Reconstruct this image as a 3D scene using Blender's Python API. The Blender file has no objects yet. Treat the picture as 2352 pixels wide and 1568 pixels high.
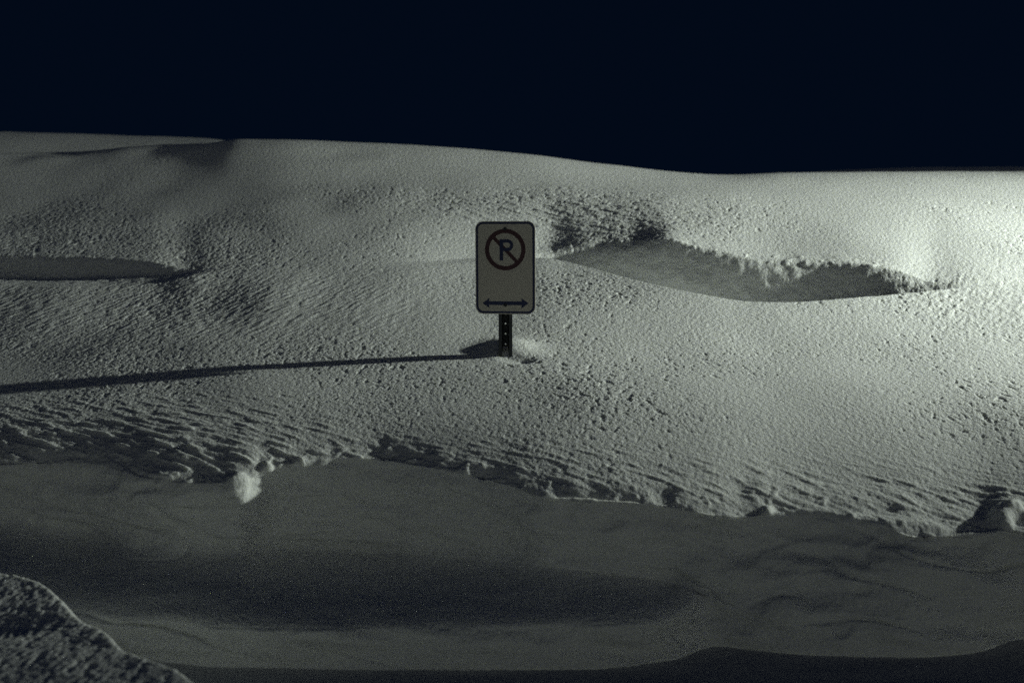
import bpy, bmesh, math
import numpy as np
from mathutils import Vector

R = math.radians
scene = bpy.context.scene
col = scene.collection
F = np.float32

# ------------------------------------------------------------------ camera
CAM_Z, PITCH, LENS = 1.6, R(5.0), 50.0
cam = bpy.data.cameras.new("camera")
cam.lens, cam.sensor_width = LENS, 36.0
cam.clip_start, cam.clip_end = 0.05, 2000.0
cam.dof.use_dof = True
cam.dof.focus_distance = 7.0
cam.dof.aperture_fstop = 2.2
cam_ob = bpy.data.objects.new("camera", cam)
cam_ob.location = (0, 0, CAM_Z)
cam_ob.rotation_euler = (math.pi / 2 - PITCH, 0, 0)
col.objects.link(cam_ob)
scene.camera = cam_ob
FP = 3266.7                        # survey units per unit of slope (2352 wide survey sheet)


def survey(v, y):
    """height of a sight line v (survey units) where it is y metres away"""
    a = (784.0 - v) / FP
    return CAM_Z + y * (-math.sin(PITCH) + a * math.cos(PITCH)) / (math.cos(PITCH) + a * math.sin(PITCH))


def side(u, v, y):
    a = (784.0 - v) / FP
    return (u - 1176.0) / FP * y / (math.cos(PITCH) + a * math.sin(PITCH))


# ------------------------------------------------------------------ noise
def hash3(ix, iy, iz, seed):
    h = (ix.astype(np.uint32) * np.uint32(374761393) + iy.astype(np.uint32) * np.uint32(668265263)
         + iz.astype(np.uint32) * np.uint32(2147483647 - 58) + np.uint32(seed * 1013904223 & 0xffffffff))
    h ^= h >> np.uint32(13)
    h *= np.uint32(1274126177)
    h ^= h >> np.uint32(16)
    h *= np.uint32(2246822519)
    h ^= h >> np.uint32(15)
    return h


_g = np.random.RandomState(3).normal(size=(256, 3))
GRAD = (_g / np.linalg.norm(_g, axis=1, keepdims=True)).astype(F)


def perlin(x, y, z, seed=0):
    """gradient noise about -1..1"""
    fx, fy, fz = np.floor(x), np.floor(y), np.floor(z)
    ix, iy, iz = fx.astype(np.int32), fy.astype(np.int32), fz.astype(np.int32)
    x, y, z = (x - fx).astype(F), (y - fy).astype(F), (z - fz).astype(F)
    u, v, w = (t * t * t * (t * (t * 6 - 15) + 10) for t in (x, y, z))
    out = np.zeros_like(x)
    for dx in (0, 1):
        for dy in (0, 1):
            for dz in (0, 1):
                g = GRAD[hash3(ix + dx, iy + dy, iz + dz, seed) & np.uint32(255)]
                d = g[..., 0] * (x - dx) + g[..., 1] * (y - dy) + g[..., 2] * (z - dz)
                out += d * (u if dx else 1 - u) * (v if dy else 1 - v) * (w if dz else 1 - w)
    return out * 1.7


def sst(a, b, x):
    t = np.clip((x - a) / (b - a), 0, 1)
    return t * t * (3 - 2 * t)


def cubic(pts):
    """smooth function through (u, value) points, flat outside"""
    px, py = np.array(pts, float).T
    d = np.diff(py) / np.diff(px)
    m = np.zeros(len(px))
    for i in range(1, len(px) - 1):
        if d[i - 1] * d[i] > 0:
            m[i] = 2 * d[i - 1] * d[i] / (d[i - 1] + d[i])

    def f(x):
        x = np.clip(x, px[0], px[-1])
        i = np.clip(np.searchsorted(px, x) - 1, 0, len(px) - 2)
        h = px[i + 1] - px[i]
        t = (x - px[i]) / h
        return ((2 * t**3 - 3 * t**2 + 1) * py[i] + (t**3 - 2 * t**2 + t) * h * m[i]
                + (-2 * t**3 + 3 * t**2) * py[i + 1] + (t**3 - t**2) * h * m[i + 1])
    return f


def tag(o, label=None, cat=None, kind=None):
    if label: o["label"] = label
    if cat: o["category"] = cat
    if kind: o["kind"] = kind
    return o


def grid_object(name, P, mat, smooth=True):
    """P: rows x cols x 3 -> one mesh object"""
    nr, nc = P.shape[:2]
    me = bpy.data.meshes.new(name)
    me.vertices.add(nr * nc)
    me.vertices.foreach_set("co", P.reshape(-1).astype(F))
    i = (np.arange(nr - 1)[:, None] * nc + np.arange(nc - 1)[None, :]).ravel()
    q = np.stack([i, i + 1, i + nc + 1, i + nc], 1).astype(np.int32)
    me.loops.add(q.size)
    me.loops.foreach_set("vertex_index", q.ravel())
    me.polygons.add(len(q))
    me.polygons.foreach_set("loop_start", np.arange(0, q.size, 4, dtype=np.int32))
    me.polygons.foreach_set("use_smooth", np.ones(len(q), bool))
    me.update(calc_edges=True)
    me.materials.append(mat)
    o = bpy.data.objects.new(name, me)
    col.objects.link(o)
    return o


# ------------------------------------------------------------------ materials
def material(name, base, rough=0.5, metallic=0.0, spec=0.5):
    m = bpy.data.materials.new(name)
    m.use_nodes = True
    b = m.node_tree.nodes["Principled BSDF"]
    b.inputs["Base Color"].default_value = (*base, 1)
    b.inputs["Roughness"].default_value = rough
    b.inputs["Metallic"].default_value = metallic
    b.inputs["Specular IOR Level"].default_value = spec
    return m, m.node_tree, b


def snow_material(name, base, grain=1.0, gdist=0.006):
    m, nt, b = material(name, base, 0.85, 0, 0.15)
    N, L = nt.nodes.new, nt.links.new
    tc = N("ShaderNodeTexCoord")
    n1 = N("ShaderNodeTexNoise"); n1.inputs["Scale"].default_value = 170; n1.inputs["Detail"].default_value = 3
    n2 = N("ShaderNodeTexNoise"); n2.inputs["Scale"].default_value = 55; n2.inputs["Detail"].default_value = 2
    ad = N("ShaderNodeMath"); ad.operation = 'MULTIPLY_ADD'; ad.inputs[1].default_value = 1.6
    L(tc.outputs["Object"], n1.inputs["Vector"]); L(tc.outputs["Object"], n2.inputs["Vector"])
    L(n2.outputs["Fac"], ad.inputs[0]); L(n1.outputs["Fac"], ad.inputs[2])
    bp = N("ShaderNodeBump"); bp.inputs["Strength"].default_value = grain; bp.inputs["Distance"].default_value = gdist
    L(ad.outputs[0], bp.inputs["Height"]); L(bp.outputs["Normal"], b.inputs["Normal"])
    # faint blotches of older and fresher snow
    n3 = N("ShaderNodeTexNoise"); n3.inputs["Scale"].default_value = 2.2; n3.inputs["Detail"].default_value = 5
    L(tc.outputs["Object"], n3.inputs["Vector"])
    mx = N("ShaderNodeMix"); mx.data_type = 'RGBA'
    mx.inputs["A"].default_value = (base[0] * .95, base[1] * .95, base[2] * .95, 1)
    mx.inputs["B"].default_value = (min(1, base[0] * 1.04), min(1, base[1] * 1.04), min(1, base[2] * 1.03), 1)
    L(n3.outputs["Fac"], mx.inputs["Factor"]); L(mx.outputs["Result"], b.inputs["Base Color"])
    return m


def scatter(m, w=1.0):
    b = m.node_tree.nodes["Principled BSDF"]
    b.subsurface_method = 'RANDOM_WALK' if hasattr(b, 'subsurface_method') else None
    b.inputs["Subsurface Weight"].default_value = w
    b.inputs["Subsurface Radius"].default_value = (1.0, 1.0, .9)
    b.inputs["Subsurface Scale"].default_value = .012


SNOW = snow_material("packed snow", (0.82, 0.83, 0.82))
scatter(SNOW)
ROADM = snow_material("trodden road snow", (0.55, 0.56, 0.58), 0.5)

# ------------------------------------------------------------------ snowbank
# stations across the bank, dense where it is near, coarse far to the sides
W = 2352.0
NC = 1750
uc = np.linspace(-260, W + 260, NC)
ext = np.geomspace(4, 7000, 60)
U = np.concatenate([uc[0] - ext[::-1], uc, uc[-1] + ext])

def soften(f, sigma):
    g = f.copy()
    core_ = slice(len(ext), len(ext) + NC)
    n = int(3 * sigma / (uc[1] - uc[0]))
    k = np.exp(-.5 * (np.arange(-n, n + 1) * (uc[1] - uc[0]) / sigma)**2)
    g[core_] = np.convolve(np.pad(f[core_], n, mode='edge'), k / k.sum(), 'valid')
    return g


c = lambda *p, s=14: soften(cubic(p)(U), s)
# sight lines (v) of the ridges and edges that run along the bank, and how far away each is
v1 = c((-400, 1495), (0, 1505), (330, 1518), (550, 1534), (900, 1538), (1200, 1538), (1450, 1531), (1560, 1512), (1640, 1483),
       (1750, 1495), (1850, 1505), (2100, 1509), (2250, 1497), (2352, 1467), (2600, 1455))
v2 = c((-300, 1425), (300, 1430), (550, 1442), (900, 1446), (1250, 1440), (1450, 1428), (1580, 1415), (1680, 1405), (2352, 1400))
v3 = c((-400, 1130), (0, 1172), (150, 1222), (300, 1252), (450, 1264), (750, 1258), (1000, 1272), (1250, 1297), (1400, 1314),
       (1550, 1338), (1640, 1372), (1720, 1378), (2352, 1345))
v4 = c((-400, 1050), (0, 1062), (200, 1064), (330, 1100), (430, 1112), (545, 1112), (610, 1078), (700, 1062), (850, 1050), (960, 1070),
       (1150, 1108), (1250, 1140), (1400, 1150), (1520, 1160), (1690, 1186), (1765, 1178), (1850, 1172), (2000, 1198),
       (2110, 1230), (2200, 1228), (2310, 1220), (2400, 1224), (2600, 1235))
v5 = c((-400, 812), (1161, 812), (W + 400, 808))
v6 = c((-400, 655), (0, 658), (200, 659), (350, 650), (460, 629), (700, 625), (1000, 612), (1240, 592), (1300, 601), (1450, 640), (1600, 675),
       (1730, 692), (1830, 693), (2000, 681), (2165, 664), (2352, 655), (2800, 640))
sg = c((-400, .42), (0, .42), (200, .38), (350, .28), (500, .0), (1205, 0), (1275, .75), (1350, 1), (2000, 1), (2100, .8), (2190, .3), (2330, 0), (2900, 0), s=24)
v8w = c((-400, 580), (0, 585), (200, 591), (350, 602), (450, 622), (1240, 588), (1285, 570), (1330, 552), (1500, 545), (1620, 571), (1800, 600),
        (1950, 603), (2050, 617), (2165, 655), (2300, 645))
v8 = soften(np.where(sg > .02, np.minimum(v8w, v6 - 13), v6 - 13), 20)
v9 = c((-400, 452), (0, 450), (400, 438), (700, 424), (1200, 427), (1500, 434), (1800, 440), (2352, 452), (2800, 455))
v10 = c((-400, 356), (0, 352), (140, 349), (280, 341), (400, 334), (480, 326), (540, 320), (650, 321), (800, 326), (1050, 340), (1200, 353),
        (1400, 376), (1600, 392), (1800, 397.5), (2000, 395), (2352, 393.5), (2800, 392))
v12 = c((-400, 298), (0, 303), (300, 312), (480, 319), (560, 330), (700, 350), (1700, 415), (1850, 396), (1980, 388), (2200, 383.5), (2352, 383), (2800, 381))

y1 = CAM_Z / np.tan(np.arctan((v1 - 784) / FP) + PITCH)
left = sst(1700, 1520, U)                       # 1 where the ledge is, 0 where the bank face is one slope
y5 = c((-400, 7.42), (0, 7.27), (700, 7.03), (1300, 7.0), (1800, 7.25), (2352, 7.45), s=60)
y4 = (.673 + .235 * y5) / (np.tan(PITCH - np.arctan((784 - v4) / FP)) + .235) - .03
y3 = left * (y4 + .05) + (1 - left) * (y1 + (y4 - y1) * .42)
y2 = left * (y1 + .015) + (1 - left) * (y1 + (y4 - y1) * .24)
slope_y = lambda v: (.673 + .23 * y5) / (np.tan(PITCH - np.arctan((784 - v) / FP)) + .23)      # where a sight line meets the even slope
y6 = soften(slope_y(v6), 60) + .28 * np.exp(-((U - 1225) / 190)**2)
y8 = np.maximum(slope_y(v8), y6 + .09)
y8s = c((1180, 9.26), (1290, 9.44), (1400, 9.36), (1500, 9.22), (1620, 9.03), (1800, 8.92), (1950, 8.84), (2060, 8.72), (2180, 8.54), (2352, 8.56), s=40)
wy = sst(900, 1290, U) * sst(2500, 2240, U)
y8 = soften(np.maximum(soften(wy * y8s + (1 - wy) * y8, 40), y6 + .07), 50)
y7 = soften(np.maximum(y8 - (.045 + .20 * sg), y6 + .4 * (y8 - y6)), 30)
y9 = c((-400, 11.1), (0, 11.0), (800, 10.6), (1200, 10.5), (2352, 10.5), s=60)
y10 = c((-400, 12.4), (0, 12.25), (280, 12.1), (400, 12.0), (480, 11.88), (540, 11.76), (700, 11.6), (1200, 11.5), (1800, 11.7), (2352, 11.7), s=30)
y11 = y10 + 1.1
y12 = y10 + 3.0

ks = [(y1, survey(v1, y1) - .01), (y2, survey(v2, y2)), (y3, survey(v3, y3)), (y4, survey(v4, y4)), (y5, survey(v5, y5)), (y6, survey(v6, y6))]
z6, z8 = ks[-1][1], survey(v8, y8)
ks.append((y7, sg * (survey(v6, y7) - .09) + (1 - sg) * (z6 + (z8 - z6) * (y7 - y6) / (y8 - y6))))
ks.append((y8, z8))
ks.append((y9, survey(v9, y9)))
z10 = survey(v10, y10)
ks.append((y10, z10))
ks.append((y11, z10 - .12))
ks.append((y12, survey(v12, y12)))
ks.append((y12 + 18, survey(v12, y12) * 0 + 1.0))
ks.append((np.full_like(U, 900.0), np.zeros_like(U) - .5))
ks.insert(0, (y1 - .5, np.zeros_like(U) - .12))
KY = np.array([k[0] for k in ks]); KZ = np.array([k[1] for k in ks])
KV = np.array([0 * v1 + 1600, v1, v2, v3, v4, v5, v6, v6 * .4 + v8 * .6, v8, v9, v10, v10 - 4, v12, v12 - 30, v12 - 60])
NS = [6, 110, 190, 160, 330, 200, 30, 90, 170, 110, 20, 36, 20, 12]     # rows in each stretch


# tangents against arc length, so that uneven spacing keeps its shape
seg = np.sqrt(np.diff(KY, axis=0)**2 + np.diff(KZ, axis=0)**2) + 1e-6


def tangents_s(K):
    d = np.diff(K, axis=0) / seg
    m = np.zeros_like(K)
    a, b = d[:-1], d[1:]
    w1, w2 = 2 * seg[1:] + seg[:-1], seg[1:] + 2 * seg[:-1]
    s = a * b > 0
    sa, sb = np.where(s, a, 1), np.where(s, b, 1)
    m[1:-1] = np.where(s, (w1 + w2) / (w1 / sa + w2 / sb), 0)
    m[0], m[-1] = d[0], d[-1]
    return m


MY, MZ = (np.array([soften(q, 45) for q in tangents_s(K_)]) for K_ in (KY, KZ))
rows_y, rows_z, rows_v, rows_k = [], [], [], []
shp = .40 + .22 * sst(200, 900, U)                      # the lip is rounder at the left end
for k, n in enumerate(NS):
    for t in (np.arange(n) / n if k < len(NS) - 1 else np.arange(n + 1) / n):
        e_y, e_z = MY[k + 1], MZ[k + 1]
        if k == 3:                                     # the lip of the bank is a sharp edge too
            e_y, e_z = ((1 - shp) * m_ + shp * (q[4] - q[3]) / seg[3] for m_, q in ((e_y, KY), (e_z, KZ)))
        if k == 5:                                     # the near rim of the scoops is a sharp edge
            e_y, e_z = (KY[6] - KY[5]) / seg[5], (KZ[6] - KZ[5]) / seg[5]
        s_y, s_z = MY[k], MZ[k]
        if k == 4:
            s_y, s_z = ((1 - shp) * m_ + shp * (q[5] - q[4]) / seg[4] for m_, q in ((s_y, KY), (s_z, KZ)))
        if k == 8:                                     # and so is the broken lip above them
            s_y, s_z = (KY[9] - KY[8]) / seg[8], (KZ[9] - KZ[8]) / seg[8]
        h0, h1, h2, h3 = 2*t**3 - 3*t**2 + 1, t**3 - 2*t**2 + t, -2*t**3 + 3*t**2, t**3 - t**2
        rows_y.append(h0*KY[k] + h1*seg[k]*s_y + h2*KY[k+1] + h3*seg[k]*e_y)
        rows_z.append(h0*KZ[k] + h1*seg[k]*s_z + h2*KZ[k+1] + h3*seg[k]*e_z)
        rows_v.append((1 - t)*KV[k] + t*KV[k+1])
        rows_k.append(k + t)
Y, Z = np.array(rows_y), np.array(rows_z)
V = np.array(rows_v)                                   # nominal station of each point, used only to say where a feature lies
K = np.array(rows_k)[:, None] + 0 * U[None, :]
UU = np.broadcast_to(U, Y.shape)
va = (Z - CAM_Z) / Y
a_ = (va * math.cos(PITCH) + math.sin(PITCH)) / (math.cos(PITCH) - va * math.sin(PITCH))
X = (UU - 1176.0) / FP * Y / (math.cos(PITCH) + a_ * math.sin(PITCH))
V = np.where((K > 1) & (K < 13), 784 - a_ * FP, V)

P = np.stack([X, Y, Z], -1)


def normals(P):
    dr, dc = np.gradient(P, axis=0), np.gradient(P, axis=1)
    n = np.cross(dc, dr)
    return n / (np.linalg.norm(n, axis=-1, keepdims=True) + 1e-12)


def bump(u, v, ru, rv, p=1.0):
    return np.exp(-(((UU - u) / ru)**2 + ((V - v) / rv)**2)**p)


def dip(u_right, v, length, rv, steep=30):
    """hollow with a steep bank on its right side and a long run-out to the left"""
    return sst(u_right, u_right - steep, UU) * np.exp(-np.clip((u_right - UU) / length, 0, 50)) * np.exp(-((V - v) / rv)**2)


top = sst(3.75, 4.25, K)                               # the wind-packed surface, not the cut face
D = np.zeros_like(Y)
# broad drifts and dips
D += .040 * bump(2050, 930, 750, 90) * top
D -= .030 * bump(1500, 790, 500, 60) * top
D -= .048 * dip(1550, 536, 240, 30, 100)
D -= .010 * dip(575, 1060, 400, 40, 220) * top
D -= .036 * dip(1755, 1140, 130, 40, 70) * top
D -= .050 * dip(2318, 1170, 130, 55, 80) * top
D -= .03 * dip(640, 700, 500, 50, 200)
D -= .06 * dip(1800, 385, 220, 24, 180)
D -= .03 * dip(900, 352, 160, 16, 140)
# drift round the post: snow banked against the lamp side, scooped out behind
D += .050 * bump(1172, 795, 62, 20)
D -= .012 * bump(1166, 818, 22, 8)
D -= .020 * bump(1200, 822, 26, 7)
Nn = normals(P)
P = P + Nn * D[..., None]
X, Y, Z = (P[..., i].astype(F) for i in range(3))

# which rows are near enough to carry fine relief
core = (UU > -420) & (UU < W + 420) & (K > .6) & (K < 12.4)
idx = np.nonzero(core)
x, y, z, vv, uu, kk, tp = X[idx], Y[idx], Z[idx], V[idx].astype(F), UU[idx].astype(F), K[idx].astype(F), top[idx].astype(F)
o_ = np.zeros_like(x)


def N3(fx, fy, fz, seed, ax=None):
    return perlin(x * fx, y * fy, z * fz, seed)


def rot(a):
    ca, sa = math.cos(a), math.sin(a)
    return x * ca + y * sa, -x * sa + y * ca


wa, wb = rot(R(-32))          # along / across the streaks cut by the wind
ra, rb = rot(R(62))           # along / across the ripples
warp = perlin(x * 5, y * 5, z * 5, 11)
sm = perlin(x * 1.1, y * 1.1, z * 1.1, 12)             # where the crust is rougher

# masks
crest_smooth = 1 - .85 * sst(8.75, 9.1, kk)
rough = np.clip(.66 + .8 * sm, .2, 1.25) * tp * crest_smooth
ripple = np.clip(np.exp(-((vv - 700) / 105)**2) * (.35 + .65 * sst(1150, 700, uu))
                 + np.exp(-(((uu - 2260) / 170)**2 + ((vv - 690) / 80)**2)), 0, 1)
streak = np.clip(np.exp(-(((uu - 330) / 420)**2 + ((vv - 1010) / 85)**2)) + np.exp(-(((uu - 1300) / 330)**2 + ((vv - 490) / 55)**2))
                 + np.exp(-((vv - (1095 + .05 * (uu - 1200))) / 65)**2) * .8, 0, 1.3)

d = np.zeros_like(x)
G = .5                          # how deep the wind has cut
# grainy lumps
lump = perlin(x * 40 + warp * .3, y * 24, z * 24, 1)
d += G * rough * (1 - .5 * ripple) * .0021 * lump
d += G * rough * .0020 * perlin(x * 84, y * 52, z * 70, 2)
d += (rough * .0012 + .0002) * perlin(x * 150, y * 100, z * 130, 3)
# pits
pit = perlin(x * 31 + warp * .3, y * 19, z * 22, 4) + .25 * sm
d -= G * rough * .0080 * sst(.42, .74, pit)
pit = perlin(x * 55, y * 33, z * 36, 24)
d -= G * rough * .0045 * sst(.30, .64, pit)
# ripples set across the wind
rp = perlin(ra * 13 + warp * .5, rb * 38 + warp * .6, z * 6, 5)
d += G * ripple * tp * .0056 * rp
# streaks with sharp upper ends
st = perlin(wa * 8 + warp * .3, wb * 32, z * 18, 6)
d += G * streak * tp * (.007 * st + .008 * sst(.15, .6, st))
st2 = perlin(wa * 15, wb * 44, z * 26, 7)
d += G * streak * tp * .006 * np.abs(st2)
# broad unevenness
d += tp * .007 * perlin(x * 2.1, y * 1.7, z * 2, 8) * (1 - .5 * sst(8.8, 9.3, kk))
cm = np.exp(-((kk - 10.0) / .35)**2) * sst(600, 480, uu)                # wind has frayed the far crest
d += cm * .022 * perlin(x * 2.6, y * 2.6, z * 3, 22)
# cut face: shallow scrapes and folds
fc = (1 - tp) * sst(1.0, 1.5, kk)
fold = perlin(x * 1.5 + z * 1.2 + warp * .25, y * 3, z * 7 + x * .5, 9)
fc *= 1 - .7 * sst(1.9, 2.1, kk) * sst(3.1, 2.9, kk) * sst(1650, 1500, uu)          # the ledge is smoother
d += fc * (.045 * fold + .026 * perlin(x * 3.6 + warp * .25, y * 6, z * 13 + x * 1.2, 10) + .008 * perlin(x * 9 + warp * .4, y * 12, z * 26, 19))
d -= fc * .016 * sst(.3, .7, perlin(x * 7, y * 7, z * 12, 13))
cr = perlin(x * 1.3 + warp * .12, y * 2, z * 6 + x * 1.1, 20)
d -= fc * .022 * np.exp(-(cr / .045)**2) * sst(-.1, .5, perlin(x * 1.8, y, z * 3, 21))          # creases between slabs
d += fc * .05 * np.exp(-(((uu - 1930) / 230)**2 + ((vv - 1390) / 85)**2))
d += fc * .035 * np.exp(-(((uu - 1480) / 170)**2 + ((vv - 1235) / 60)**2))
d += fc * .03 * np.exp(-(((uu - 420) / 300)**2 + ((vv - 1170) / 50)**2))
d += fc * .0022 * perlin(x * 26, y * 30, z * 40, 14)
# scoop walls
wl = sst(6.15, 6.5, kk) * sst(8.05, 7.9, kk) * np.interp(uu, U, sg).astype(F)
d += wl * (0.012 * perlin(x * 3, y * 3, z * 7, 15) + .005 * perlin(x * 16, y * 16, z * 16, 16))
# crumbs of crust along broken edges
edge = np.exp(-((kk - 8.0) / .08)**2) * np.interp(uu, U, sg).astype(F) * .45 + np.exp(-((kk - 4.0) / .10)**2) * .55
d += edge * (.014 * perlin(x * 9, y * 9, z * 9, 27) + .012 * sst(.25, .8, perlin(x * 22, y * 16, z * 22, 17)))
d += edge * .003 * perlin(x * 34, y * 34, z * 34, 18)
for (bu, bv, br, bh) in ((546, 1108, 22, .030), (530, 1124, 15, .020), (612, 1074, 13, .014), (690, 1062, 11, .012), (1762, 1172, 13, .018),
                         (2300, 1182, 26, .034), (2330, 1168, 17, .026), (2312, 1208, 16, .020), (2285, 1250, 10, .018), (2300, 1235, 10, .014),
                         (2345, 1262, 9, .014), (1806, 604, 7, .007), (1852, 606, 6, .006)):
    d += bh * np.exp(-(((uu - bu) / br)**2 + ((vv - bv) / (br * .9))**2)**1.6)

Nn = normals(np.stack([X, Y, Z], -1).astype(np.float64))
P = np.stack([X, Y, Z], -1).astype(np.float64)
P[idx] += Nn[idx] * d[:, None]
bank = tag(grid_object("snow_terrain", P, SNOW), kind="structure")

# ------------------------------------------------------------------ low berm left by the plough on the near side
bx, by = np.meshgrid(np.linspace(-4.5, -.2, 860), np.linspace(2.6, 5.14, 500))
rim = cubic([(2.4, -.2), (3.2, -.5), (3.74, -.85), (4.0, -1.06), (4.26, -1.26), (4.51, -1.40), (4.84, -1.64), (4.96, -1.82), (5.06, -2.3), (5.14, -3.2)])(by)
dist = (bx - rim) * .75
bz = .33 * (1 - sst(-.01, .13, dist + .02 * perlin((bx * 3).astype(F), (by * 3).astype(F), (bx * 0).astype(F), 37))) + .015 + .15 * np.clip(dist, -1.2, 0) - .06 * sst(.1, .4, dist)
bz -= .035 * np.exp(-((by - 4.42) / .16)**2) * sst(-1.0, -1.7, bx)
x, y, z = bx.astype(F), by.astype(F), bz.astype(F)
ra, rb = rot(R(62)); warp = perlin(x * 5, y * 5, z * 5, 31)
bd = (.0012 * perlin(ra * 14 + warp * .3, rb * 40, z * 6, 32) + .0022 * perlin(x * 40, y * 26, z * 40, 33) + .0018 * perlin(x * 85, y * 55, z * 85, 34)
      + .006 * perlin(x * 5, y * 5, z * 5, 35))
bd -= .004 * sst(.3, .65, perlin(x * 34, y * 22, z * 30, 36))
BP = np.stack([bx, by, bz + bd * sst(-.03, .06, bz)], -1)
tag(grid_object("snow_mound", BP, SNOW), kind="structure")

# ------------------------------------------------------------------ road
rx, ry = np.meshgrid(np.concatenate([np.linspace(-400, -4, 12), np.linspace(-3.5, 3.5, 260), np.linspace(4, 400, 12)]),
                     np.concatenate([np.linspace(-300, 2.5, 12), np.linspace(3, 6.4, 130)]))
x, y, z = rx.astype(F), ry.astype(F), (0 * rx).astype(F)
rz = .006 * perlin(x * 3, y * 8, z, 41) + .002 * perlin(x * 30, y * 30, z, 42)
tag(grid_object("road", np.stack([rx, ry, rz], -1), ROADM), kind="structure")

# ------------------------------------------------------------------ the sign
ENAMEL = material("white enamel", (.62, .60, .55), .45)[0]
NAVY = material("navy sign ink", (.010, .020, .085), .5)[0]
RED = material("dark red sign ink", (.055, .014, .022), .5)[0]
STEEL, nt, b = material("weathered steel", (.05, .055, .06), .6, .5)
nz = nt.nodes.new("ShaderNodeTexNoise"); nz.inputs["Scale"].default_value = 60
rmp = nt.nodes.new("ShaderNodeMapRange"); rmp.inputs["To Min"].default_value = .45; rmp.inputs["To Max"].default_value = .8
nt.links.new(nz.outputs["Fac"], rmp.inputs["Value"]); nt.links.new(rmp.outputs["Result"], b.inputs["Roughness"])
nt2 = ENAMEL.node_tree
nz = nt2.nodes.new("ShaderNodeTexNoise"); nz.inputs["Scale"].default_value = 9; nz.inputs["Detail"].default_value = 6
mx = nt2.nodes.new("ShaderNodeMix"); mx.data_type = 'RGBA'
mx.inputs["A"].default_value = (.51, .475, .41, 1); mx.inputs["B"].default_value = (.57, .53, .46, 1)
tcs = nt2.nodes.new("ShaderNodeTexCoord"); nt2.links.new(tcs.outputs["Object"], nz.inputs["Vector"])
nt2.links.new(nz.outputs["Fac"], mx.inputs["Factor"])
nt2.links.new(mx.outputs["Result"], nt2.nodes["Principled BSDF"].inputs["Base Color"])


def new_obj(name, bm, mat, parent):
    bmesh.ops.recalc_face_normals(bm, faces=bm.faces[:])
    me = bpy.data.meshes.new(name)
    bm.to_mesh(me); bm.free()
    me.materials.append(mat)
    o = bpy.data.objects.new(name, me)
    o.parent = parent
    col.objects.link(o)
    return o


def outline_slab(outer, y0, y1, holes=()):
    """flat shape in x-z given by an outline (and hole outlines), thickness y0..y1"""
    bm = bmesh.new()
    edges = []
    for loop in (outer, *holes):
        vs = [bm.verts.new((px, y0, pz)) for px, pz in loop]
        edges += [bm.edges.new((vs[i], vs[(i + 1) % len(vs)])) for i in range(len(vs))]
    r = bmesh.ops.triangle_fill(bm, use_beauty=True, use_dissolve=False, edges=edges)
    faces = [g for g in r["geom"] if isinstance(g, bmesh.types.BMFace)]
    ex = bmesh.ops.extrude_face_region(bm, geom=faces)
    for g in ex["geom"]:
        if isinstance(g, bmesh.types.BMVert):
            g.co.y = y1
    return bm


def rrect(w, h, r, n=10):
    pts = []
    for cx, cz, a0 in ((w/2 - r, h/2 - r, 0), (-w/2 + r, h/2 - r, 90), (-w/2 + r, -h/2 + r, 180), (w/2 - r, -h/2 + r, 270)):
        for i in range(n + 1):
            a = R(a0 + 90 * i / n)
            pts.append((cx + r * math.cos(a), cz + r * math.sin(a)))
    return pts


def circle(cx, cz, r, n=72):
    return [(cx + r * math.cos(2 * math.pi * i / n), cz + r * math.sin(2 * math.pi * i / n)) for i in range(n)]


SX, SY = side(1161, 812, 7.0), 7.0
FOOT = survey(812, 7.0)
root = bpy.data.objects.new("parking_sign", None)
root.location = (SX, SY, FOOT)
root.empty_display_size = .3
col.objects.link(root)
tag(root, "white no parking sign with barred P and double arrow on a dark post in snow", "sign")
PH = survey(614.5, 7.0) - FOOT              # centre of the plate above the snow
# the plate leans slightly; its yaw is set to widen the cast shadow
panel = new_obj("sign_panel", outline_slab(rrect(.3, .4545, .038), -.0035, .0), ENAMEL, root)
panel.location = (0, -.022, PH)
panel.rotation_euler = (0, R(-.25), R(-12))
fy = -.0035
new_obj("border", outline_slab(rrect(.292, .4465, .0345), fy - .0006, fy + .0003, [rrect(.2725, .427, .026)]), NAVY, panel)
CZ = .0885
ring = outline_slab(circle(0, CZ, .1015), fy - .0006, fy + .0003, [circle(0, CZ, .0805)])
# slash, upper left to lower right, tucked under the ring
hw, ln = .0088, .0815
dx, dz = math.cos(R(-45.5)), math.sin(R(-45.5))
sl = [(dx * s * ln - dz * t * hw, CZ + dz * s * ln + dx * t * hw) for s, t in ((-1, -1), (1, -1), (1, 1), (-1, 1))]
o = new_obj("prohibition_ring", ring, RED, panel)
sb = outline_slab(sl, fy - .0005, fy + .0003)
new_obj("slash", sb, RED, panel)
# letter P
PX0, PZ0, PZ1 = -.0278, .0352, .1385
bowl_r, th = .0285, .0178
zc = PZ1 - bowl_r
px1 = .012
outer = [(PX0, PZ0), (PX0 + th, PZ0), (PX0 + th, PZ1 - 2 * bowl_r)]
outer += [(px1 + bowl_r * math.cos(R(a)), zc + bowl_r * math.sin(R(a))) for a in range(-90, 91, 9)]
outer += [(PX0, PZ1)]
ir = bowl_r - .0155
inner = [(PX0 + th, zc - ir)] + [(px1 + ir * math.cos(R(a)), zc + ir * math.sin(R(a))) for a in range(-90, 91, 10)] + [(PX0 + th, zc + ir)]
new_obj("letter", outline_slab(outer, fy - .0010, fy + .0003, [inner]), NAVY, panel)
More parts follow.
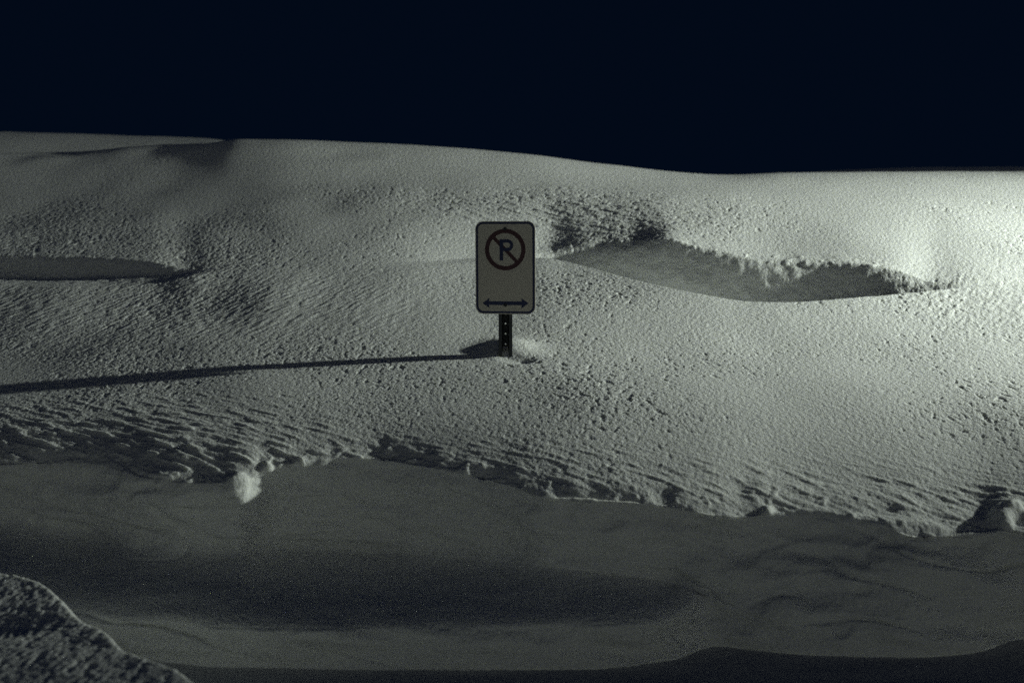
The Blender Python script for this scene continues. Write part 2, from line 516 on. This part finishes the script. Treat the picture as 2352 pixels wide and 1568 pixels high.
# double arrow
AZ, AL, sh, hh, hl = -.1738, .1155, .0092, .0252, .036
ar = [(-AL, AZ), (-AL + hl, AZ - hh), (-AL + hl - .003, AZ - sh), (AL - hl + .003, AZ - sh), (AL - hl, AZ - hh), (AL, AZ), (AL - hl, AZ + hh),
      (AL - hl + .003, AZ + sh), (-AL + hl - .003, AZ + sh), (-AL + hl, AZ + hh)]
new_obj("arrow", outline_slab(ar, fy - .0006, fy + .0003), NAVY, panel)
# bolts through plate and post
for pz in (.1905 - .001, -.1775 - .006):
    bm = bmesh.new()
    bmesh.ops.create_cone(bm, cap_ends=True, segments=6, radius1=.0095, radius2=.0085, depth=.006)
    bmesh.ops.rotate(bm, verts=bm.verts, matrix=__import__("mathutils").Matrix.Rotation(R(90), 3, 'X'))
    bmesh.ops.create_uvsphere(bm, u_segments=12, v_segments=6, radius=.0065)
    bo = new_obj("bolt", bm, STEEL, panel)
    bo.location = (0, -.0065, pz)

# U-channel post with a row of punched holes down its web
bm = bmesh.new()
prof = [(-.034, .016), (-.034, .012), (-.021, .012), (-.014, -.056), (.014, -.056), (.021, .012), (.034, .012), (.034, .016),
        (.018, .016), (.0115, -.052), (-.0115, -.052), (-.018, .016)]
prof = [(px, -py) for px, py in prof]        # flanges to the front, web to the back
z0, z1 = -1.0, PH + .2
hr = .0042
first = survey(745, 7.0) - FOOT
hz = [first - .0508 * i for i in range(-8, 22)]
web_f, web_b = .052, .056                    # the web lies at y +.012..+.016
# sweep the profile without the web, then add the web as holed strip
def strip(a, b2):
    q = [bm.verts.new((a[0], a[1], z0)), bm.verts.new((b2[0], b2[1], z0)), bm.verts.new((b2[0], b2[1], z1)), bm.verts.new((a[0], a[1], z1))]
    bm.faces.new(q)
n = len(prof)
for i in range(n):
    a, b2 = prof[i], prof[(i + 1) % n]
    flat = abs(a[1] - b2[1]) < 1e-6 and a[1] > 0.011 and abs(a[0]) < .0145 and abs(b2[0]) < .0145
    if not flat:
        strip(a, b2)
for yy, hw_ in ((web_f, .0115), (web_b, .014)):
    outer = [(-hw_, z0), (hw_, z0), (hw_, z1), (-hw_, z1)]
    edges = []
    for loop in [outer] + [circle(0, q, hr, 14) for q in hz if z0 + .01 < q < z1 - .01]:
        vs = [bm.verts.new((px, yy, pz)) for px, pz in loop]
        edges += [bm.edges.new((vs[i], vs[(i + 1) % len(vs)])) for i in range(len(vs))]
    bmesh.ops.triangle_fill(bm, use_beauty=True, use_dissolve=False, edges=edges)
for q in hz:
    if z0 + .01 < q < z1 - .01:
        ca = [bm.verts.new((px, web_f, pz)) for px, pz in circle(0, q, hr, 14)]
        cb = [bm.verts.new((px, web_b, pz)) for px, pz in circle(0, q, hr, 14)]
        for i in range(14):
            bm.faces.new((ca[i], ca[(i + 1) % 14], cb[(i + 1) % 14], cb[i]))
bmesh.ops.remove_doubles(bm, verts=bm.verts, dist=1e-5)
new_obj("post", bm, STEEL, root)

# ------------------------------------------------------------------ light
LAMP = Vector((7.6, 8.15, 2.62))
AIM = Vector((0.0, 9.3, 1.6))
lamp = bpy.data.lights.new("street_lamp_light", 'SPOT')
lamp.energy = 2550
lamp.color = (.91, 1.0, .88)
lamp.spot_size = R(96)
lamp.spot_blend = 1.0
lamp.shadow_soft_size = .08
lo = bpy.data.objects.new("street_lamp_light", lamp)
lo.location = LAMP
lo.rotation_euler = (AIM - LAMP).to_track_quat('-Z', 'Y').to_euler()
col.objects.link(lo)

# night sky: deep navy, with the town's glow low down on the street side behind the camera
w = bpy.data.worlds.new("World")
scene.world = w
w.use_nodes = True
nt = w.node_tree
nt.nodes.clear()
N, L = nt.nodes.new, nt.links.new
out = N("ShaderNodeOutputWorld"); bg = N("ShaderNodeBackground")
tc = N("ShaderNodeTexCoord"); sp = N("ShaderNodeSeparateXYZ")
L(tc.outputs["Generated"], sp.inputs[0])
m1 = N("ShaderNodeMapRange"); m1.interpolation_type = 'SMOOTHSTEP'
m1.inputs["From Min"].default_value = -.15; m1.inputs["From Max"].default_value = -.9
dt = N("ShaderNodeVectorMath"); dt.operation = 'DOT_PRODUCT'; dt.inputs[1].default_value = (-.42, .907, 0)
L(tc.outputs["Generated"], dt.inputs[0]); L(dt.outputs["Value"], m1.inputs["Value"])
m2 = N("ShaderNodeMapRange"); m2.interpolation_type = 'SMOOTHSTEP'
m2.inputs["From Min"].default_value = .15; m2.inputs["From Max"].default_value = .03
L(sp.outputs["Z"], m2.inputs["Value"])
mu = N("ShaderNodeMath"); mu.operation = 'MULTIPLY'
L(m1.outputs["Result"], mu.inputs[0]); L(m2.outputs["Result"], mu.inputs[1])
mx = N("ShaderNodeMix"); mx.data_type = 'RGBA'
dm = N("ShaderNodeMix"); dm.data_type = 'RGBA'          # faint ambient added behind the camera to lift the shadows
m3 = N("ShaderNodeMapRange"); m3.interpolation_type = 'SMOOTHSTEP'
m3.inputs["From Min"].default_value = .1; m3.inputs["From Max"].default_value = -.6
L(sp.outputs["Y"], m3.inputs["Value"]); L(m3.outputs["Result"], dm.inputs["Factor"])
dm.inputs["A"].default_value = (.0008, .0030, .0088, 1)
dm.inputs["B"].default_value = (.004, .005, .013, 1)
L(dm.outputs["Result"], mx.inputs["A"])
mx.inputs["B"].default_value = (.86, .935, .81, 1)
L(mu.outputs[0], mx.inputs["Factor"])
L(mx.outputs["Result"], bg.inputs["Color"])
bg.inputs["Strength"].default_value = 1.0
L(bg.outputs[0], out.inputs["Surface"])

# ------------------------------------------------------------------ render settings
scene.view_settings.view_transform = 'Standard'
scene.view_settings.look = 'None'
scene.view_settings.exposure = 0
scene.view_settings.gamma = 1
scene.cycles.use_denoising = False
scene.cycles.max_bounces = 6
scene.cycles.diffuse_bounces = 4
